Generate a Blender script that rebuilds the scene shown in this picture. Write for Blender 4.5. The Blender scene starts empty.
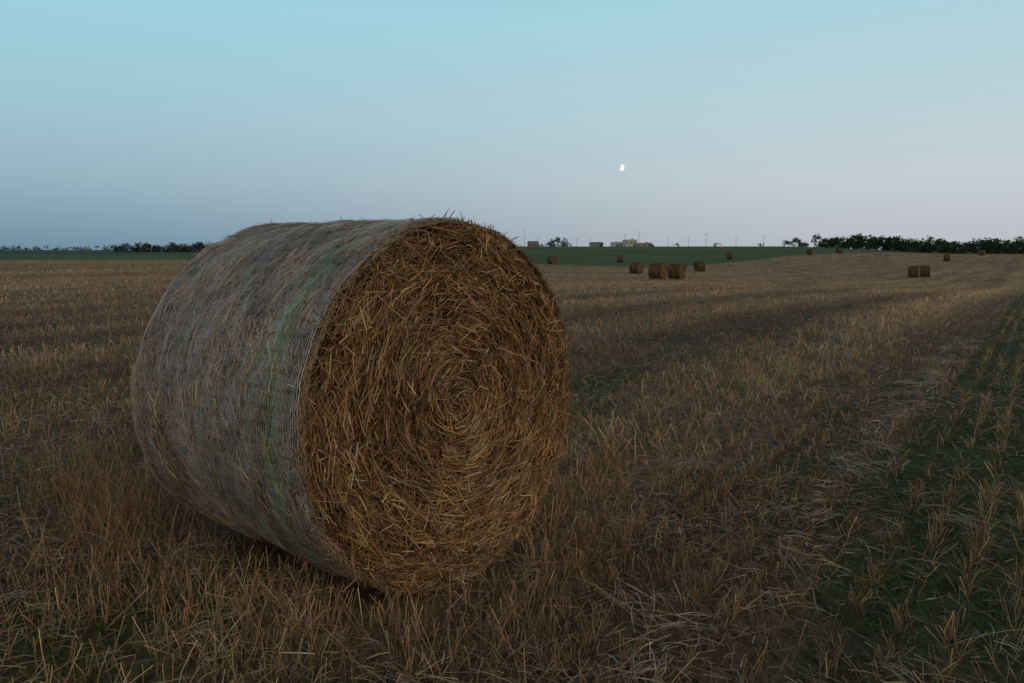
import bpy, math, numpy as np
rng=np.random.default_rng(7)
S=bpy.context.scene
S.view_settings.view_transform='Standard'
try: S.view_settings.look='None'
except Exception: pass
S.view_settings.exposure=0

# ------------------------------------------------------------ helpers
def smooth(a,b,x):
    t=np.clip((x-a)/(b-a),0,1); return t*t*(3-2*t)
def vnoise(x,y,seed=0):
    x=np.asarray(x,float); y=np.asarray(y,float)
    xi=np.floor(x).astype(np.int64); yi=np.floor(y).astype(np.int64)
    xf=x-xi; yf=y-yi
    def h(a,b):
        n=(a*374761393+b*668265263+seed*144665)&0x7fffffff
        n=((n^(n>>13))*1274126177)&0x7fffffff
        n=(n^(n>>16))&0xffff
        return n/65535.0
    u=xf*xf*(3-2*xf); v=yf*yf*(3-2*yf)
    return (h(xi,yi)*(1-u)+h(xi+1,yi)*u)*(1-v)+(h(xi,yi+1)*(1-u)+h(xi+1,yi+1)*u)*v
def fbm(x,y,seed=0,o=4):
    r=0;a=.5;f=1
    for i in range(o):
        r=r+a*vnoise(x*f,y*f,seed+i*17); a*=.5; f*=2.03
    return r/(1-.5**o)
def norm(v): return v/np.maximum(np.linalg.norm(v,axis=-1,keepdims=True),1e-9)
def lin(c):
    c=np.array(c,float)/255; return np.where(c<=.04045,c/12.92,((c+.055)/1.055)**2.4)

def build_mesh(name,V,F,col=None,mats=None,midx=None,smoothf=False):
    me=bpy.data.meshes.new(name)
    V=np.ascontiguousarray(V,dtype=np.float32); F=np.ascontiguousarray(F,dtype=np.int32)
    me.vertices.add(len(V)); me.vertices.foreach_set('co',V.ravel())
    k=F.shape[1]
    me.loops.add(F.size); me.loops.foreach_set('vertex_index',F.ravel())
    me.polygons.add(len(F)); me.polygons.foreach_set('loop_start',np.arange(0,F.size,k,dtype=np.int32))
    if midx is not None: me.polygons.foreach_set('material_index',np.asarray(midx,dtype=np.int32))
    me.polygons.foreach_set('use_smooth',np.full(len(F),smoothf,dtype=bool))
    me.update(calc_edges=True)
    if col is not None:
        a=me.color_attributes.new('Col','FLOAT_COLOR','POINT')
        c=np.ones((len(V),4),dtype=np.float32); c[:,:3]=col
        a.data.foreach_set('color',c.ravel())
    for m in (mats or []): me.materials.append(m)
    return me
def add_obj(name,me,parent=None,loc=(0,0,0),rot=(0,0,0)):
    o=bpy.data.objects.new(name,me); S.collection.objects.link(o)
    o.location=loc; o.rotation_euler=rot
    if parent: o.parent=parent
    return o

def strands(P,D,N,L,W,col,K=3,M=3,taper=.4,bend=None,centered=True,tipcol=None):
    n=len(P); D=norm(D); side=norm(np.cross(D,N)); N2=np.cross(side,D)
    L=np.broadcast_to(L,(n,)); W=np.broadcast_to(W,(n,))
    t=np.linspace(0,1,K+1); c=(t-.5) if centered else t
    pos=P[:,None,:]+D[:,None,:]*(L[:,None]*c)[:,:,None]
    if bend is not None: pos=pos+bend[:,None,:]*((c**2)[None,:,None])
    w=W[:,None]*(1-taper*(np.abs(c)*2 if centered else t))[None,:]
    rings=[pos-side[:,None,:]*(w/2)[:,:,None]]
    if M==3: rings.append(pos+N2[:,None,:]*(w*.45)[:,:,None])
    rings.append(pos+side[:,None,:]*(w/2)[:,:,None])
    V=np.stack(rings,2)
    base=(np.arange(n)*(K+1)*M)[:,None,None]
    k=np.arange(K)[None,:,None]; m=np.arange(M-1)[None,None,:]
    a=base+k*M+m
    F=np.stack([a,a+1,a+M+1,a+M],-1).reshape(-1,4)
    C=np.broadcast_to(col[:,None,None,:],(n,K+1,M,3))
    if tipcol is not None:
        tt=t[None,:,None,None]
        C=C*(1-tt)+tipcol[:,None,None,:]*tt
    return V.reshape(-1,3),F,C.reshape(-1,3)
def merge(parts):
    Vs=[];Fs=[];Cs=[];Ms=[];o=0
    for p in parts:
        V,F,C=p[:3]; Vs.append(V);Fs.append(F+o);Cs.append(C);Ms.append(np.full(len(F),p[3] if len(p)>3 else 0)); o+=len(V)
    return np.concatenate(Vs),np.concatenate(Fs),np.concatenate(Cs),np.concatenate(Ms)

# ------------------------------------------------------------ materials
def mat_col(name,rough=.7,spec=.25,noise=0,scale=60,lo=.6,hi=1.3,bump=0,bscale=80,transl=0,aniso=None):
    m=bpy.data.materials.new(name); m.use_nodes=True
    nt=m.node_tree; N=nt.nodes; Lk=nt.links
    b=N['Principled BSDF']; b.inputs['Roughness'].default_value=rough
    b.inputs['Specular IOR Level'].default_value=spec
    at=N.new('ShaderNodeAttribute'); at.attribute_name='Col'
    src=at.outputs['Color']
    tc=N.new('ShaderNodeTexCoord')
    vec=tc.outputs['Object']
    if aniso:
        mp=N.new('ShaderNodeMapping'); mp.inputs['Rotation'].default_value=(0,0,aniso[0]); mp.inputs['Scale'].default_value=aniso[1]
        Lk.new(vec,mp.inputs['Vector']); vec=mp.outputs['Vector']
    if noise:
        nz=N.new('ShaderNodeTexNoise'); nz.inputs['Scale'].default_value=scale; nz.inputs['Detail'].default_value=4
        nz.inputs['Roughness'].default_value=.75
        Lk.new(vec,nz.inputs['Vector'])
        mr=N.new('ShaderNodeMapRange'); mr.inputs['From Min'].default_value=.32; mr.inputs['From Max'].default_value=.68
        mr.inputs['To Min'].default_value=lo; mr.inputs['To Max'].default_value=hi
        Lk.new(nz.outputs['Fac'],mr.inputs['Value'])
        vm=N.new('ShaderNodeVectorMath'); vm.operation='SCALE'
        Lk.new(src,vm.inputs[0]); Lk.new(mr.outputs['Result'],vm.inputs['Scale']); src=vm.outputs['Vector']
    Lk.new(src,b.inputs['Base Color'])
    if bump:
        n2=N.new('ShaderNodeTexNoise'); n2.inputs['Scale'].default_value=bscale; n2.inputs['Detail'].default_value=6
        n2.inputs['Roughness'].default_value=.65
        Lk.new(vec,n2.inputs['Vector'])
        bp=N.new('ShaderNodeBump'); bp.inputs['Strength'].default_value=bump; bp.inputs['Distance'].default_value=.03
        Lk.new(n2.outputs['Fac'],bp.inputs['Height']); Lk.new(bp.outputs['Normal'],b.inputs['Normal'])
    if transl:
        tr=N.new('ShaderNodeBsdfTranslucent'); Lk.new(src,tr.inputs['Color'])
        mx=N.new('ShaderNodeMixShader'); mx.inputs['Fac'].default_value=transl
        Lk.new(b.outputs['BSDF'],mx.inputs[1]); Lk.new(tr.outputs['BSDF'],mx.inputs[2])
        Lk.new(mx.outputs['Shader'],N['Material Output'].inputs['Surface'])
    return m
def mat_plain(name,c,rough=.7,scale=3,metal=0):
    m=bpy.data.materials.new(name); m.use_nodes=True
    nt=m.node_tree; N=nt.nodes; b=N['Principled BSDF']
    b.inputs['Roughness'].default_value=rough; b.inputs['Metallic'].default_value=metal
    nz=N.new('ShaderNodeTexNoise'); nz.inputs['Scale'].default_value=scale
    cr=N.new('ShaderNodeValToRGB'); cr.color_ramp.elements[0].color=(*[x*.8 for x in c],1); cr.color_ramp.elements[1].color=(*[min(1,x*1.15) for x in c],1)
    nt.links.new(nz.outputs['Fac'],cr.inputs['Fac']); nt.links.new(cr.outputs['Color'],b.inputs['Base Color'])
    return m
ROW=math.radians(33.6)
rd=np.array([math.sin(ROW),math.cos(ROW)])      # row direction
rn=np.array([math.cos(ROW),-math.sin(ROW)])     # across rows
M_straw=mat_col('straw',.6,.25)
M_core=mat_col('packed_straw',.9,.1,noise=1,scale=70,lo=.4,hi=1.3,bump=1,bscale=60)
M_net=mat_col('net_wrap',.5,.3)
M_soil=mat_col('stubble_soil',.95,.1,noise=1,scale=14,lo=.35,hi=1.65,bump=1,bscale=26,aniso=(ROW,(1.5,.7,1)))
M_leaf=mat_col('foliage',.7,.2)
M_grass=mat_col('green_grass',.6,.25,transl=.2)

# ------------------------------------------------------------ terrain functions
BD=1.45; BL=1.19; BR=BD/2
BC=np.array([-.204,3.045])
BA=norm(np.array([-.76,.65]))
BM=BC+BA*BL/2
def sl(x,y): return x*rn[0]+y*rn[1], x*rd[0]+y*rd[1]
def height(x,y):
    d=np.hypot(x,y); ph=np.degrees(np.arctan2(x,y))
    A=np.interp(ph,[-180,-25,-5,10,27,45,110,180],[0,0,.6,1.5,2.0,2.1,0,0])
    b=smooth(8,98,d)*(1-smooth(100,265,d))
    w=smooth(-20,-6,ph)*(1-smooth(18,30,ph))
    z=-A*b+2.7*w*smooth(130,330,d)
    s,l=sl(x,y)
    near=1-smooth(25,60,d)
    z=z+near*((fbm(x*1.3,y*1.3,3)-.5)*.05+(fbm(x*5,y*5,9,3)-.5)*.03)
    z=z-.035*near*np.exp(-((s+.45)/.16)**2)
    z=z+smooth(400,1500,d)*(fbm(x/400,y/400,5,2)-.5)*3*(1-w)
    return z
def tone(x,y):
    s,l=sl(x,y); d=np.hypot(x,y)
    t=.54+.28*np.sin(2*np.pi*(s+.35)/3.3+3.5*(vnoise(s/6,l/60,4)-.5))*(.35+vnoise(s/5,l/40,8))*(1-.6*smooth(15,60,d))
    t=t+.5*(fbm(s*.9,l*.12,21,3)-.5)+.5*(fbm(s*.22,l*.04,22,3)-.5)*smooth(10,40,d)
    t=t+.5*(fbm(s*2.5,l*.8,25,3)-.5)
    t=t-.10*np.exp(-((s+4.2)/1.1)**2)
    t=t+.18*np.exp(-((s+2.2)/.9)**2)
    return np.clip(t,0.08,1)
def track(x,y):
    s,l=sl(x,y); wob=.10*(fbm(s*2,l*.7,33,3)-.5)
    return smooth(-.80,-.62,s+wob)*(1-smooth(.5,.7,s+wob))
def green(x,y):
    s,l=sl(x,y); d=np.hypot(x,y)
    g=smooth(.53,.65,fbm(s*1.1+3,l*.7,41,3)+.10*np.exp(-((x+2.4)**2+(y-2.8)**2)/.8)+.12*np.exp(-((x-.8)**2+(y-4.6)**2)/.7)+.06*np.exp(-((x+.3)**2+(y-1.9)**2)/.5))*.75
    g=g*(1-smooth(6,15,d)*.95)
    g=g*smooth(.0,.12,np.abs(s+.9))
    tk=track(x,y)*(.45+.55*smooth(.3,.55,fbm(s*2,l*1.2,47,3)))
    return np.maximum(g,tk)
def field_edge(x,y):
    ph=np.degrees(np.arctan2(x,y))
    return np.interp(ph,[-180,-35,-20,0,12,19,25,30,40,180],[115,118,122,126,130,190,250,300,320,320])

# ground sheet
na=1080; nr=430
az=np.concatenate([np.radians(np.linspace(-60,65,800,endpoint=False)),np.radians(np.linspace(65,300,na-800,endpoint=False))])
rr=np.exp(np.linspace(math.log(.25),math.log(6000),nr))
AZ,RR=np.meshgrid(az,rr); X=RR*np.sin(AZ); Y=RR*np.cos(AZ)
Z=height(X,Y)
s_,l_=sl(X,Y); T=tone(X,Y); G=green(X,Y); E=field_edge(X,Y)
soil=np.array([.060,.041,.025]); stc=np.array([.37,.232,.108])
farf=smooth(8,45,RR)
cs=soil*(1-(.22+.45*farf)[...,None])+stc*((.20+.45*farf)*(.40+1.2*T))[...,None]
cs=cs*(.55+.90*fbm(s_*3,l_*.6,77,3))[...,None]
gc=np.array([.035,.056,.016])
cs=cs*(1-.65*G[...,None])+gc*(.65*G[...,None])
gm=smooth(-4,4,RR-E+6*(vnoise(X/15,Y/15,3)-.5))
gfar=np.array([.075,.108,.036])*(.6+.8*fbm(X/30,Y/10,60,4))[...,None]
far2=np.array([.065,.075,.06])*(.7+.7*vnoise(X/160,Y/60,61))[...,None]
fb=(smooth(210,380,RR)*(np.degrees(AZ)<-8))[...,None]
gfar=gfar*(1-fb)+far2*fb
cs=cs*(1-gm[...,None])+gfar*gm[...,None]
V=np.stack([X,Y,Z],-1).reshape(-1,3)
i=np.arange(nr-1)[:,None]; j=np.arange(na)[None,:]; j2=(j+1)%na
F=np.stack([i*na+j,i*na+j2,(i+1)*na+j2,(i+1)*na+j],-1).reshape(-1,4)[:,::-1]
V=np.vstack([V,[[0,0,float(height(np.array([0.]),np.array([0.]))[0])]]]); cidx=len(V)-1
j=np.arange(0,na,2); capF=np.stack([np.full(len(j),cidx),(j+2)%na,(j+1)%na,j],-1)
F=np.vstack([F,capF]); C=np.vstack([cs.reshape(-1,3),[soil]])
me=build_mesh('stubble_field_ground',V,F,C,[M_soil],smoothf=True)
add_obj('stubble_field_ground',me)

# ------------------------------------------------------------ scatter
def wedge(n,r0,r1,a0=-54,a1=58):
    a=np.radians(rng.uniform(a0,a1,n)); r=np.sqrt(rng.uniform(r0*r0,r1*r1,n))
    return r*np.sin(a),r*np.cos(a)
def outside_bale(x,y,m=0.0,half=.40):
    q=np.stack([x-BM[0],y-BM[1]],-1); u=q@BA; v=q@np.array([-BA[1],BA[0]])
    return ~((np.abs(u)<BL/2+m)&(np.abs(v)<half+m))
def straw_col(n,base=(.42,.29,.15),var=.35,grey=.4):
    b=np.array(base)[None,:]*np.exp(rng.normal(0,var,n))[:,None]
    g=rng.uniform(0,grey,n)[:,None]; lum=b.mean(1,keepdims=True)*np.array([[1.08,1,.85]])
    return np.clip(b*(1-g)+lum*g,0.01,.8)
area=lambda r0,r1:math.radians(112)/2*(r1*r1-r0*r0)
parts=[]
SP=.17
for r0,r1,dens,wm,M,K in [(.9,5,1650,.95,3,2),(5,11,780,1.3,2,2),(11,24,260,2.0,2,2),(24,50,70,3.6,2,1),(50,135,14,6.5,2,1)]:
    n=int(area(r0,r1)*dens)
    x,y=wedge(n,r0,r1); s,l=sl(x,y)
    s2=np.round(s/SP)*SP+rng.normal(0,.015,n)*(1+.015*l)+.03*(vnoise(np.round(s/SP)*3.1,l*.7,19)-.5)
    loose=rng.random(n)<.18; s2=np.where(loose,s,s2)
    x=s2*rn[0]+l*rd[0]; y=s2*rn[1]+l*rd[1]
    T=tone(x,y); G=green(x,y); TK=track(x,y)
    cl=fbm(s2*6,l*4,91,2)
    p=(.16+.84*smooth(.36,.62,cl))*(.42+.65*T)*(1-.6*np.where(TK>.5,0,G))
    p=np.where(TK>.5,(.12+.55*smooth(.35,.6,cl))*np.where(loose,.12,1),p)
    k=(rng.random(n)<p)&outside_bale(x,y,.02)&(np.hypot(x,y)<field_edge(x,y)-1)
    x=x[k];y=y[k];T=T[k];n=len(x)
    P=np.stack([x,y,height(x,y)-.01],-1)
    D=np.stack([rng.normal(0,.25,n),rng.normal(0,.25,n),np.ones(n)],-1)
    wild=rng.random(n)<.18; D[wild,:2]*=3
    Nn=np.stack([rng.normal(0,1,n),rng.normal(0,1,n),rng.normal(0,.1,n)],-1)
    Lh=np.clip(rng.normal(.092,.030,n)*(.6+.75*T),.03,.20)
    bend=np.stack([rng.normal(0,.18,n)*Lh,rng.normal(0,.18,n)*Lh,-.05*Lh],-1)
    far=smooth(6,30,np.hypot(x,y))[:,None]
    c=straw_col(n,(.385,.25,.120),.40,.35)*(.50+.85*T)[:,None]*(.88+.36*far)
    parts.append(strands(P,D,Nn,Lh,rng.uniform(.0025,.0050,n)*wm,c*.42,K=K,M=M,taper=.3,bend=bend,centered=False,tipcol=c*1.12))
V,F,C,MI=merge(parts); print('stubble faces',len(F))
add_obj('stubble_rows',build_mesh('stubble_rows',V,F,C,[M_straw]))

parts=[]
for r0,r1,dens,wm,M in [(.9,5,950,1,3),(5,11,280,1.4,2),(11,26,70,2.3,2),(26,70,14,5,2)]:
    n=int(area(r0,r1)*dens)
    x,y=wedge(n,r0,r1); s,l=sl(x,y); T=tone(x,y);G=green(x,y); TK=track(x,y)
    sw=np.exp(-((s+.88+.12*(fbm(s,l*.8,3,2)-.5))/.09)**2)*smooth(.3,.6,fbm(s,l*1.3,71,2))
    cl=smooth(.45,.68,fbm(x*1.9,y*1.9,55,3))
    p=(.30+.30*T+.45*cl)*(1-.65*G)+.5*sw
    k=(rng.random(n)<p)&outside_bale(x,y,.02)
    x=x[k];y=y[k];T=T[k];sw=sw[k];cl=cl[k];n=len(x)
    lift=np.abs(rng.normal(0,.014,n))*(1+1.3*cl+1.0*sw)
    P=np.stack([x,y,height(x,y)+.005+lift],-1)
    ga=2*np.pi*fbm(x*1.1,y*1.1,66,2)*2+rng.normal(0,.9,n)
    D=np.stack([np.cos(ga),np.sin(ga),rng.normal(0,.16,n)],-1)
    Nn=np.stack([rng.normal(0,.4,n),rng.normal(0,.4,n),np.ones(n)],-1)
    Lh=np.clip(rng.lognormal(-2.6,.5,n),.02,.22)
    bend=rng.normal(0,.25,(n,3))*Lh[:,None]; bend[:,2]=-np.abs(bend[:,2])*.8
    c=straw_col(n,(.36,.245,.130),.42,.5)*(.40+.32*T+.30*cl+.3*sw)[:,None]
    parts.append(strands(P,D,Nn,Lh,rng.uniform(.0022,.0048,n)*wm,np.clip(c,0,.75),K=2,M=M,taper=.3,bend=bend))
nb=110
bx,by=wedge(nb,1.5,8)
for q in range(nb):
    if rng.random()<.30:
        s0=-.88+rng.normal(0,.10); l0=rng.uniform(1.5,14); bx[q]=s0*rn[0]+l0*rd[0]; by[q]=s0*rn[1]+l0*rd[1]
    m=int(rng.integers(8,30)); a=rng.uniform(0,2*np.pi)
    aa=a+rng.normal(0,.45,m)
    D=np.stack([np.cos(aa),np.sin(aa),rng.normal(.10,.16,m)],-1)
    P=np.stack([bx[q]+rng.normal(0,.06,m),by[q]+rng.normal(0,.06,m),np.zeros(m)],-1)
    P[:,2]=height(P[:,0],P[:,1])+rng.uniform(.02,.07,m)
    if not outside_bale(P[:1,0],P[:1,1],.1)[0]: continue
    Lh=rng.uniform(.08,.27,m); bend=rng.normal(0,.2,(m,3))*Lh[:,None]; bend[:,2]=-.25*Lh
    c=straw_col(m,(.40,.31,.195),.28,.5)
    parts.append(strands(P,D,np.tile([0,0,1.],(m,1))+rng.normal(0,.3,(m,3)),Lh,rng.uniform(.002,.0042,m),c,K=4,M=3,taper=.5,bend=bend,centered=False))
V,F,C,MI=merge(parts); print('litter faces',len(F))
add_obj('loose_straw',build_mesh('loose_straw',V,F,C,[M_straw]))

# green undergrowth
parts=[]
for r0,r1,dens,wm in [(.9,5,2300,1),(5,11,950,1.5),(11,28,240,2.8),(28,60,30,5)]:
    n=int(area(r0,r1)*dens); x,y=wedge(n,r0,r1); G=green(x,y); s,l=sl(x,y)
    p=G*(.25+.9*smooth(.4,.6,fbm(x*6,y*6,14,2)))
    k=(rng.random(n)<p)&outside_bale(x,y,.0); x=x[k];y=y[k];n=len(x)
    P=np.stack([x,y,height(x,y)-.004],-1)
    D=np.stack([rng.normal(0,.6,n),rng.normal(0,.6,n),np.ones(n)],-1)
    Lh=np.clip(rng.lognormal(-2.9,.4,n),.02,.13)
    bend=rng.normal(0,.4,(n,3))*Lh[:,None]; bend[:,2]=-.3*Lh
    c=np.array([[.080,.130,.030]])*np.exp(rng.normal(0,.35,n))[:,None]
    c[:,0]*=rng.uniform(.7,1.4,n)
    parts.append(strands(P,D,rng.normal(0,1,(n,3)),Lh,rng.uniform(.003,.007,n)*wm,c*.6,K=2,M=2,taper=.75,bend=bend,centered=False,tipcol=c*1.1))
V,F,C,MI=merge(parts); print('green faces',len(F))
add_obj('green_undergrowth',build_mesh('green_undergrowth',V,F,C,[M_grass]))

# ------------------------------------------------------------ bale builder (local axis = X, visible face at +X)
def bale_mesh(name,nf,ns,nfr,net,wm=1.,seed=1):
    R=BR; H=BL/2
    parts=[]
    def rad(th,x):
        lump=.040*(fbm(th*2.2+9,x*3.5,seed,3)-.5)+.016*(fbm(th*9+9,x*12,seed+3,2)-.5)
        edge=.014*smooth(H-.06,H,np.abs(x))**2
        flat=.035*np.exp(-(((np.degrees(th)%360)-270)/22)**2)
        return R-.002+lump-edge-flat
    def face(r,th):
        q=r/R
        ringp=r*2*np.pi/.085+th+4*fbm(np.cos(th)*1.5+5,np.sin(th)*1.5+r*3,seed+5,2)
        return H-.022+.020*(1-q**2)-.030*smooth(.90,1.0,q)**1.5-.03*np.exp(-(r/.07)**2)+.010*np.sin(ringp)+.10*(fbm(r*np.cos(th)*5+9,r*np.sin(th)*5+9,seed+8,3)-.5)
    nt=144
    th=np.linspace(0,2*np.pi,nt,endpoint=False)
    rows=[]
    for q in np.linspace(.02,.98,22): rows.append(np.stack([face(q*R,th)-.026,q*rad(th,H*np.ones(nt))*np.cos(th),q*rad(th,H*np.ones(nt))*np.sin(th)],-1))
    for xx in np.linspace(H-.045,-H+.045,26):
        r=rad(th,np.full(nt,xx)); rows.append(np.stack([np.full(nt,xx),r*np.cos(th),r*np.sin(th)],-1))
    for q in np.linspace(.98,.02,22): rows.append(np.stack([-face(q*R,th)+.026,q*rad(th,H*np.ones(nt))*np.cos(th),q*rad(th,H*np.ones(nt))*np.sin(th)],-1))
    V=np.concatenate(rows); nrw=len(rows)
    i=np.arange(nrw-1)[:,None]; j=np.arange(nt)[None,:]; j2=(j+1)%nt
    F=np.stack([i*nt+j,i*nt+j2,(i+1)*nt+j2,(i+1)*nt+j],-1).reshape(-1,4)
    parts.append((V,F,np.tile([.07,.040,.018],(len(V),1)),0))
    for sgn,cnt in ((1,nf),(-1,max(nf//4,200))):
        r=R*.992*np.sqrt(rng.uniform(0.0004,1,cnt)); t=rng.uniform(0,2*np.pi,cnt)
        e=np.stack([np.zeros(cnt),np.cos(t),np.sin(t)],-1); tg=np.stack([np.zeros(cnt),-np.sin(t),np.cos(t)],-1)
        ax=np.tile([float(sgn),0,0],(cnt,1))
        layer=rng.random(cnt)
        messy=rng.random(cnt)<(.18+.34*layer*(fbm(r*np.cos(t)*3+7,r*np.sin(t)*3+7,seed+51,2)>.5))
        g=rng.normal(0,.38,cnt)+messy*rng.normal(0,1.0,cnt)
        out=np.where((layer>.86)&(rng.random(cnt)<.5),rng.uniform(.1,.9,cnt),rng.normal(0,.16,cnt))
        D=tg*np.cos(g)[:,None]+e*np.sin(g)[:,None]+ax*out[:,None]
        Lh=np.clip(rng.lognormal(-2.7,.5,cnt),.02,.19); Lh=np.minimum(Lh,.06+r*.9)
        P=e*r[:,None]; P[:,0]=sgn*(face(r,t)-.024+layer*.046)
        bend=-e*(Lh**2/(2*np.maximum(r,.08)))[:,None]*np.cos(g)[:,None]**2 + ax*(rng.normal(-.04,.14,cnt)*Lh)[:,None]
        tip=P+D*(Lh*.5)[:,None]; over=np.maximum(np.hypot(tip[:,1],tip[:,2])-R*1.005,0); P-=e*over[:,None]*.8
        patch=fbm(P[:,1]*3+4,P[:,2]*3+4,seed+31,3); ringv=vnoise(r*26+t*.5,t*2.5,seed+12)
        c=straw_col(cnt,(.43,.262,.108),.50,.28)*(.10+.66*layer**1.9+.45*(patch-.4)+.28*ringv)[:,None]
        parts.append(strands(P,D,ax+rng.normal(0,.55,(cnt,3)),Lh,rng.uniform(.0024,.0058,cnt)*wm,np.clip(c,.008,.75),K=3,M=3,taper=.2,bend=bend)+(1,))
    cnt=ns; t=rng.uniform(0,2*np.pi,cnt); x=rng.uniform(-H+.01,H-.01,cnt)
    e=np.stack([np.zeros(cnt),np.cos(t),np.sin(t)],-1); tg=np.stack([np.zeros(cnt),-np.sin(t),np.cos(t)],-1); ax=np.tile([1.,0,0],(cnt,1))
    g=rng.normal(0,.6,cnt)+(rng.random(cnt)<.2)*rng.normal(0,1,cnt); layer=rng.random(cnt); r=rad(t,x)+layer*.010
    D=tg*np.cos(g)[:,None]+ax*np.sin(g)[:,None]+e*rng.normal(0,.03,cnt)[:,None]
    Lh=np.clip(rng.lognormal(-2.7,.45,cnt),.03,.16); P=e*r[:,None]
    P[:,0]=np.clip(x,-H+.01+np.abs(np.sin(g))*Lh*.45,H-.01-np.abs(np.sin(g))*Lh*.45)
    bend=-e*(Lh**2/(2*R)*np.cos(g)**2)[:,None]
    patch=fbm(t*4,x*5,seed+40,4)
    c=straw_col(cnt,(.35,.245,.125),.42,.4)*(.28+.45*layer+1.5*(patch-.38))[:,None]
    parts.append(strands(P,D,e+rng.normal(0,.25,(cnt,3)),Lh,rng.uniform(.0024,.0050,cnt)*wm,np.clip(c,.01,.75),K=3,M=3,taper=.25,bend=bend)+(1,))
    cnt=nfr; sg=np.where(rng.random(cnt)<.68,1.,-1.); t=rng.uniform(0,2*np.pi,cnt)
    stray=rng.random(cnt)<.40
    x=np.where(stray,rng.uniform(-H,H,cnt),sg*(H-np.abs(rng.normal(0,.020,cnt))))
    e=np.stack([np.zeros(cnt),np.cos(t),np.sin(t)],-1); tg=np.stack([np.zeros(cnt),-np.sin(t),np.cos(t)],-1); ax=np.tile([1.,0,0],(cnt,1))*sg[:,None]
    P=e*(rad(t,x)+.007)[:,None]; P[:,0]=x
    D=tg*rng.normal(0,1,cnt)[:,None]+e*rng.uniform(-.25,.25,cnt)[:,None]+ax*rng.normal(.15,.45,cnt)[:,None]
    Lh=np.clip(rng.lognormal(-2.9,.35,cnt),.025,.085)
    c=straw_col(cnt,(.44,.30,.15),.35,.4)*.75
    parts.append(strands(P,D,e+rng.normal(0,.3,(cnt,3)),Lh,rng.uniform(.002,.0042,cnt)*wm,c,K=3,M=3,taper=.3,bend=rng.normal(0,.25,(cnt,3))*Lh[:,None])+(1,))
    if net:
        seg=150
        xs=np.arange(-H+.02,H-.012,.0080); nx=len(xs)
        tt=np.linspace(0,2*np.pi,seg+1)
        TT,XX=np.meshgrid(tt,xs)
        XX=XX+.0025*np.sin(TT*7+XX*40)+.014*(fbm(TT*2,XX*6,5,2)-.5)
        Rn=rad(TT%(2*np.pi),XX)+.0115+.003*vnoise(TT*30,XX*150,4)
        def gs(xv): return np.clip(.75*np.exp(-((xv-(H-.175))/.045)**2)+.5*np.exp(-((xv-(H-.28))/.012)**2),0,1)
        def ws(xv): return np.exp(-((xv-(H-.018))/.014)**2)
        def colr(xv):
            gm_=gs(xv)[...,None]; wm_=ws(xv)[...,None]
            c=np.array([.62,.62,.57])*(1-gm_)+np.array([.27,.50,.27])*gm_
            return c*(1-wm_)+np.array([.76,.78,.76])*wm_
        w=(.0011+.0018*ws(XX)+.0012*gs(XX))*(.25+1.5*fbm(XX*60,TT*5,6,3))
        p0=np.stack([XX-w/2,Rn*np.cos(TT),Rn*np.sin(TT)],-1); p1=np.stack([XX+w/2,Rn*np.cos(TT),Rn*np.sin(TT)],-1)
        V=np.stack([p0,p1],2).reshape(-1,3)
        i=np.arange(nx)[:,None]; j=np.arange(seg)[None,:]; a=(i*(seg+1)+j)*2
        F=np.stack([a,a+1,a+3,a+2],-1).reshape(-1,4)
        C=np.repeat(colr(XX)[:,:,None,:],2,2).reshape(-1,3)
        parts.append((V,F,C,2))
        for sh in (0,1):
            Yy=Rn*np.cos(TT); Zz=Rn*np.sin(TT)
            if sh==0:
                A=np.stack([XX[:-1,:-1],Yy[:-1,:-1],Zz[:-1,:-1]],-1); B=np.stack([XX[1:,1:],Yy[1:,1:],Zz[1:,1:]],-1)
            else:
                A=np.stack([XX[1:,:-1],Yy[1:,:-1],Zz[1:,:-1]],-1); B=np.stack([XX[:-1,1:],Yy[:-1,1:],Zz[:-1,1:]],-1)
            A=A[:,sh::2].reshape(-1,3)*[1,1.001,1.001]; B=B[:,sh::2].reshape(-1,3)*[1,1.001,1.001]
            parts.append(strands((A+B)/2,B-A,norm(A*[0,1,1]),np.linalg.norm(B-A,axis=1),.0008,colr(A[:,0])*.95,K=1,M=2,taper=0)+(2,))
    V,F,C,MI=merge(parts); print(name,len(F))
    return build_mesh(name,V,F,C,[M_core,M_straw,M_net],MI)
yaw=math.atan2(-BA[1],-BA[0])
me=bale_mesh('hay_bale',28000,18000,4600,True,1.,1)
zb=float(np.mean(height(np.array([BM[0]]),np.array([BM[1]]))))
add_obj('hay_bale',me,loc=(BM[0],BM[1],BR-.006+zb),rot=(0,0,yaw))
me2=bale_mesh('far_bale',2600,2400,260,False,3.2,5)
def pol(a,d): a=math.radians(a); return d*math.sin(a),d*math.cos(a)
for a,d,yw in [(10.35,68,yaw+.1),(11.65,71,yaw+.05),(8.85,94,yaw),(7.7,150,yaw+.6),(13.2,112,yaw+.9),(15.2,175,yaw+.4),(2.9,132,yaw-.3),(20.4,205,yaw),(22.2,220,yaw+.8),(26.7,108,yaw+.1),(27.3,110,yaw+.3),(28.5,185,yaw+.2),(30.4,245,yaw)]:
    x,y=pol(a,d); z=float(height(np.array([x]),np.array([y]))[0])
    add_obj('hay_bale',me2,loc=(x,y,z+BR-.05),rot=(0,0,yw))

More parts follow.
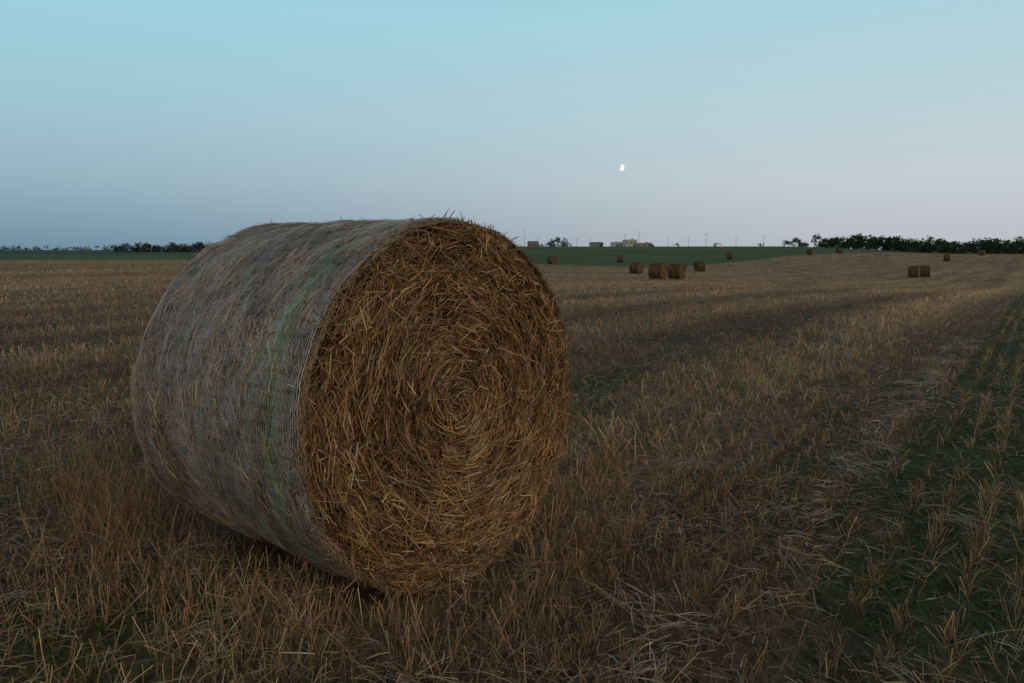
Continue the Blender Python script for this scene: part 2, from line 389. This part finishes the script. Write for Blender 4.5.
# tufts of taller uncut straw hugging the bale
parts=[]
for cx,cy,n,h,sd in [(-1.75,3.45,380,.18,.17),(-1.2,2.95,220,.14,.15),(-.75,2.55,220,.12,.16),(-.1,2.45,300,.11,.2),(.45,3.3,260,.12,.2),(.1,2.7,200,.10,.15),(-2.3,4.3,420,.23,.22),(-1.6,2.9,160,.15,.2),(-1.95,3.75,300,.22,.13)]:
    x=cx+rng.normal(0,sd,n); y=cy+rng.normal(0,sd,n); k=outside_bale(x,y,.01,.40); x=x[k];y=y[k];n=len(x)
    P=np.stack([x,y,height(x,y)-.01],-1); D=np.stack([rng.normal(0,.3,n),rng.normal(0,.3,n),np.ones(n)],-1)
    Lh=np.clip(rng.normal(h,.05,n),.05,.4); bend=rng.normal(0,.25,(n,3))*Lh[:,None]
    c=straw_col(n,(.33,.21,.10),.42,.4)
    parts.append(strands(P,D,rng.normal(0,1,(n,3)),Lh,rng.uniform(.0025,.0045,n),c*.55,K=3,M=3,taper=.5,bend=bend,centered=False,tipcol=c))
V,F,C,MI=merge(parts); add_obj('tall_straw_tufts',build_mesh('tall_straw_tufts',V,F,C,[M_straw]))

# ------------------------------------------------------------ distant trees
def tree_parts(x,y,h,w,dark=1.,leafs=None,trunk=.25):
    z=float(height(np.array([x]),np.array([y]))[0]); out=[]
    nl=5; P=[[x,y,z-.2]]; D=[[rng.normal(0,.05),rng.normal(0,.05),1]]; Ls=[h*.75]; Ws=[h*.035]
    for q in range(nl):
        P.append([x,y,z+h*rng.uniform(.2,.5)]); D.append([rng.normal(0,.7),rng.normal(0,.7),.8]); Ls.append(h*.35); Ws.append(h*.015)
    P=np.array(P);D=np.array(D,float);c=np.tile([.035,.028,.02],(len(P),1))
    for k in range(2):
        out.append(strands(P,D,np.tile([1.,0,0] if k else [0,1.,0.2],(len(P),1)),np.array(Ls),np.array(Ws),c,K=2,M=2,taper=.7,centered=False))
    nc=int(rng.integers(6,11)); n=leafs or 260
    cc=np.stack([rng.normal(0,w*.26,nc),rng.normal(0,w*.26,nc),h*rng.uniform(trunk+.1,.86,nc)],-1)
    cr=rng.uniform(.16,.28,nc)*w
    which=rng.integers(0,nc,n); v=norm(rng.normal(0,1,(n,3)))*(rng.random(n)**.45)[:,None]
    Q=cc[which]+v*cr[which][:,None]*[1,1,.85]; Q[:,2]=np.clip(Q[:,2],.1,None)
    Q=Q+np.array([x,y,z]); sz=rng.uniform(.04,.085,n)*w
    a=norm(rng.normal(0,1,(n,3))); b=norm(rng.normal(0,1,(n,3)))
    cl=np.array([[.040,.055,.028]])*dark*rng.uniform(.5,1.5,nc)[which][:,None]*np.exp(rng.normal(0,.25,n))[:,None]
    out.append(strands(Q,a,b,sz*1.3,sz,cl,K=1,M=3,taper=.2))
    return out
def mass(name,lst,dark=1.,leafs=None,trunk=.25):
    parts=[]
    for (x,y,h,w) in lst: parts+=tree_parts(x,y,h,w,dark,leafs,trunk)
    V,F,C,_=merge(parts); add_obj(name,build_mesh(name,V,F,C,[M_leaf]))
R_=[]
for a in np.arange(19.0,34.5,.24):
    if 20.3<a<20.8: continue
    d=rng.uniform(300,345)
    base=3.2 if a<20.6 else (4.4 if a<22.5 else (5.8 if a<28 else 5.0))
    h=base*rng.uniform(.6,1.1)
    R_.append((*pol(a+rng.normal(0,.1),d),h,h*rng.uniform(1.0,1.5)))
for a in np.arange(21.5,50,.3):
    h=rng.uniform(3.5,5.6); R_.append((*pol(a,rng.uniform(360,420)),h,h*1.4))
mass('distant_tree_line',R_,1.,240,.0)
L_=[]
for a in np.arange(-26.2,-20.6,.17):
    d=rng.uniform(520,560); h=5.2*rng.uniform(.6,1.1)*(1.25 if a>-21.6 else 1); L_.append((*pol(a,d),h,h*1.5))
mass('distant_tree_line',L_,.9,150,.0)
L_=[]
for a in np.concatenate([np.arange(-50,-26,.25),np.arange(-20,5,.4)]):
    if rng.random()<.2: continue
    h=rng.uniform(3,6); L_.append((*pol(a,rng.uniform(1100,1500)),h,h*3))
mass('distant_woodland',L_,1.7,70,.0)
L_=[(*pol(a,rng.uniform(420,480)),h,h*1.3) for a,h in [(2.6,3.4),(2.95,4.8),(3.3,5.6),(3.65,4.6),(3.95,3.2),(2.1,2.6),(6.4,2.6),(9.9,2.6),(11.6,2.4),(14.2,2.8),(17.2,2.6)]]
mass('hilltop_trees',L_,1.,200,.05)

# ------------------------------------------------------------ distant buildings and masts
M_wall=mat_plain('pale_cladding',(.50,.51,.52)); M_dk=mat_plain('grey_roofing',(.16,.16,.17)); M_red=mat_plain('red_cladding',(.28,.15,.12)); M_gl=mat_plain('window_glass',(.05,.06,.07),.2); M_met=mat_plain('galvanised_steel',(.35,.36,.37),.5); M_gr=mat_plain('grey_cladding',(.27,.29,.31))
def box(name,cx,cy,cz,sx,sy,sz,mat,parent):
    V=np.array([[i,j,k] for i in(-.5,.5) for j in(-.5,.5) for k in(-.5,.5)])*[sx,sy,sz]+[cx,cy,cz]
    F=np.array([[0,1,3,2],[4,6,7,5],[0,4,5,1],[2,3,7,6],[0,2,6,4],[1,5,7,3]])
    me=build_mesh(name,V,F,None,[mat]); return add_obj(name,me,parent)
def building(nm,a,d,w,dep,h,wall,pitched=False):
    x,y=pol(a,d); z=float(height(np.array([x]),np.array([y]))[0])
    e=bpy.data.objects.new(nm,None); S.collection.objects.link(e); e.location=(x,y,z); e.rotation_euler=(0,0,-math.radians(a)+.12)
    box('walls',0,0,h/2,w,dep,h,wall,e)
    if pitched:
        V=np.array([[-w/2-.3,-dep/2-.3,h+.01],[w/2+.3,-dep/2-.3,h+.01],[w/2+.3,dep/2+.3,h+.01],[-w/2-.3,dep/2+.3,h+.01],[-w/2-.3,0,h+dep*.15],[w/2+.3,0,h+dep*.15]])
        me=bpy.data.meshes.new('roof'); me.from_pydata(V.tolist(),[],[(0,1,5,4),(2,3,4,5),(0,4,3),(1,2,5),(3,2,1,0)]); me.materials.append(M_dk); add_obj('roof',me,e)
    else:
        box('roof',0,0,h+.2,w+.3,dep+.3,.4,M_dk,e)
        box('rooftop_plant',w*.2,0,h+.8,w*.15,dep*.3,.8,M_wall,e)
    nwin=max(3,int(w/4))
    for k in range(nwin):
        box('window_%d'%(k+1),-w/2+w*(k+.5)/nwin,-dep/2-.03,h*.68,w/nwin*.55,.06,h*.16,M_gl,e)
    box('door',w*.33,-dep/2-.04,1.5,3,.08,3,M_dk,e)
for a,d,w,dep,h,m,p in [(7.3,600,5,12,3.9,M_wall,False),(8.35,610,9,16,5.8,M_wall,False),(7.75,640,10,12,4.3,M_gr,False),(6.0,620,9,10,3.2,M_gr,True),(1.5,600,7,12,3.4,M_red,True),(9.3,640,12,14,3.7,M_gr,False)]:
    building('industrial_building',a,d,w,dep,h,m,p)
def mast(a,d,h,arm):
    x,y=pol(a,d); z=float(height(np.array([x]),np.array([y]))[0])
    parts=[]
    r=[.20,.18,.12,.09]; zz=[-.3,.4,h*.6,h]
    t=np.linspace(0,2*np.pi,8,endpoint=False)
    V=np.concatenate([np.stack([q*np.cos(t),q*np.sin(t),np.full(8,w)],-1) for q,w in zip(r,zz)])
    i=np.arange(3)[:,None]; j=np.arange(8)[None,:]
    F=np.stack([i*8+j,i*8+(j+1)%8,(i+1)*8+(j+1)%8,(i+1)*8+j],-1).reshape(-1,4); parts.append((V,F,np.zeros((len(V),3)),0))
    def bx(c,s):
        V=np.array([[i,j,k] for i in(-.5,.5) for j in(-.5,.5) for k in(-.5,.5)])*s+c
        return (V,np.array([[0,1,3,2],[4,6,7,5],[0,4,5,1],[2,3,7,6],[0,2,6,4],[1,5,7,3]]),np.zeros((8,3)),0)
    parts.append(bx([0,0,h+.05],[arm,.12,.12]))
    for sx in (-1,1): parts.append(bx([sx*arm/2,-.1,h-.05],[.7,.5,.22]))
    V,F,C,_=merge(parts); me=build_mesh('lamp_mast',V,F,None,[M_met])
    add_obj('lamp_mast',me,loc=(x,y,z),rot=(0,0,-math.radians(a)))
for a,d,h in [(.9,600,14),(1.9,610,8),(4.6,600,6.5),(5.5,620,7),(8.0,600,9.5),(9.0,620,12),(11.0,620,7.5),(12.4,600,8),(13.6,560,9),(15.6,600,7.5),(17.4,600,8.5),(-31.5,700,6),(-27.8,720,6)]:
    mast(a,d,h,1.6)

# ------------------------------------------------------------ moon (lit half only, sunlight on it put in as emission)
def moon():
    R=12.5; nl,ns=16,24
    V=[]
    for i in range(nl+1):
        u=math.pi*.5*i/nl
        for j in range(ns):
            v=2*math.pi*j/ns; V.append([R*math.cos(u),R*math.sin(u)*math.cos(v),R*math.sin(u)*math.sin(v)])
    F=[[i*ns+j,i*ns+(j+1)%ns,(i+1)*ns+(j+1)%ns,(i+1)*ns+j] for i in range(nl) for j in range(ns)]
    m=bpy.data.materials.new('moon_glow'); m.use_nodes=True; N=m.node_tree.nodes
    for n in list(N):
        if n.type!='OUTPUT_MATERIAL': N.remove(n)
    em=N.new('ShaderNodeEmission'); nz=N.new('ShaderNodeTexNoise'); nz.inputs['Scale'].default_value=.12
    cr=N.new('ShaderNodeValToRGB'); cr.color_ramp.elements[0].color=(.75,.72,.68,1); cr.color_ramp.elements[1].color=(1,.97,.92,1)
    m.node_tree.links.new(nz.outputs['Fac'],cr.inputs['Fac']); m.node_tree.links.new(cr.outputs['Color'],em.inputs['Color'])
    em.inputs['Strength'].default_value=1.15
    m.node_tree.links.new(em.outputs[0],N['Material Output'].inputs['Surface'])
    me=build_mesh('moon',np.array(V),np.array(F),None,[m],smoothf=True)
    a=math.radians(7.66); el=math.radians(5.7); d=3000
    add_obj('moon',me,loc=(d*math.cos(el)*math.sin(a),d*math.cos(el)*math.cos(a),d*math.sin(el)+1.3),rot=(0,math.radians(8),math.radians(-20)))
moon()

# ------------------------------------------------------------ world
SUN_AZ=math.radians(160); SUN_EL=math.radians(32)
w=bpy.data.worlds.new('World'); S.world=w; w.use_nodes=True
nt=w.node_tree; N=nt.nodes; Lk=nt.links; bg=N['Background']
sky=N.new('ShaderNodeTexSky'); sky.sky_type='NISHITA'; sky.sun_disc=False; sky.sun_elevation=math.radians(1.5); sky.sun_rotation=SUN_AZ
tc=N.new('ShaderNodeTexCoord'); sep=N.new('ShaderNodeSeparateXYZ'); Lk.new(tc.outputs['Generated'],sep.inputs[0])
def ramp(st):
    r=N.new('ShaderNodeValToRGB'); cr=r.color_ramp; cr.interpolation='LINEAR'
    while len(cr.elements)>1: cr.elements.remove(cr.elements[-1])
    cr.elements[0].position=st[0][0]; cr.elements[0].color=(*lin(st[0][1]),1)
    for p,c in st[1:]:
        e=cr.elements.new(p); e.color=(*lin(c),1)
    Lk.new(sep.outputs['Z'],r.inputs['Fac']); return r
top=[(.42,(142,188,205)),(.62,(108,136,162)),(1,(85,101,124))]
rl=ramp([(0,(110,143,163)),(.03,(127,159,177)),(.08,(151,181,196)),(.15,(161,199,213)),(.27,(160,211,227))]+top)
rr_=ramp([(0,(187,192,198)),(.03,(194,199,205)),(.08,(200,209,214)),(.15,(191,212,219)),(.27,(173,214,226))]+top)
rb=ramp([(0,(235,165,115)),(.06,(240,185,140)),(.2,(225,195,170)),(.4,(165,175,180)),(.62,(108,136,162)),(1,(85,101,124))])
def mapr(src,a,b):
    m=N.new('ShaderNodeMapRange'); m.interpolation_type='SMOOTHSTEP'; m.inputs['From Min'].default_value=a; m.inputs['From Max'].default_value=b
    Lk.new(src,m.inputs['Value']); return m.outputs['Result']
def mix(f,a,b):
    m=N.new('ShaderNodeMix'); m.data_type='RGBA'; Lk.new(f,m.inputs['Factor']) if not isinstance(f,float) else setattr(m.inputs['Factor'],'default_value',f)
    Lk.new(a,m.inputs[6]); Lk.new(b,m.inputs[7]); return m.outputs[2]
c1=mix(mapr(sep.outputs['X'],-.62,.55),rl.outputs['Color'],rr_.outputs['Color'])
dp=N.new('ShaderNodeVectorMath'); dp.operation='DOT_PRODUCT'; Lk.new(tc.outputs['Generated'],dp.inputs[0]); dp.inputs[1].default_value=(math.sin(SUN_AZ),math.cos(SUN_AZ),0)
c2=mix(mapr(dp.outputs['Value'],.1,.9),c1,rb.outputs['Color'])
sc=N.new('ShaderNodeVectorMath'); sc.operation='SCALE'; sc.inputs['Scale'].default_value=.05; Lk.new(sky.outputs['Color'],sc.inputs[0])
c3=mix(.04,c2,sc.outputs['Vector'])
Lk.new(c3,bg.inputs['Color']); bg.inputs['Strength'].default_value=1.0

sd=bpy.data.lights.new('sun','SUN'); sd.energy=.5; sd.angle=math.radians(45); sd.color=(1,.72,.45)
so=bpy.data.objects.new('sun',sd); S.collection.objects.link(so)
from mathutils import Vector
dirv=Vector((math.sin(SUN_AZ)*math.cos(SUN_EL),math.cos(SUN_AZ)*math.cos(SUN_EL),math.sin(SUN_EL)))
so.rotation_euler=dirv.to_track_quat('Z','Y').to_euler()

cam=bpy.data.cameras.new('camera'); cam.lens=28; cam.sensor_width=36; cam.clip_end=12000; cam.clip_start=.05
co=bpy.data.objects.new('camera',cam); S.collection.objects.link(co); co.location=(0,0,1.33); co.rotation_euler=(math.radians(90-6.56),0,0)
S.camera=co
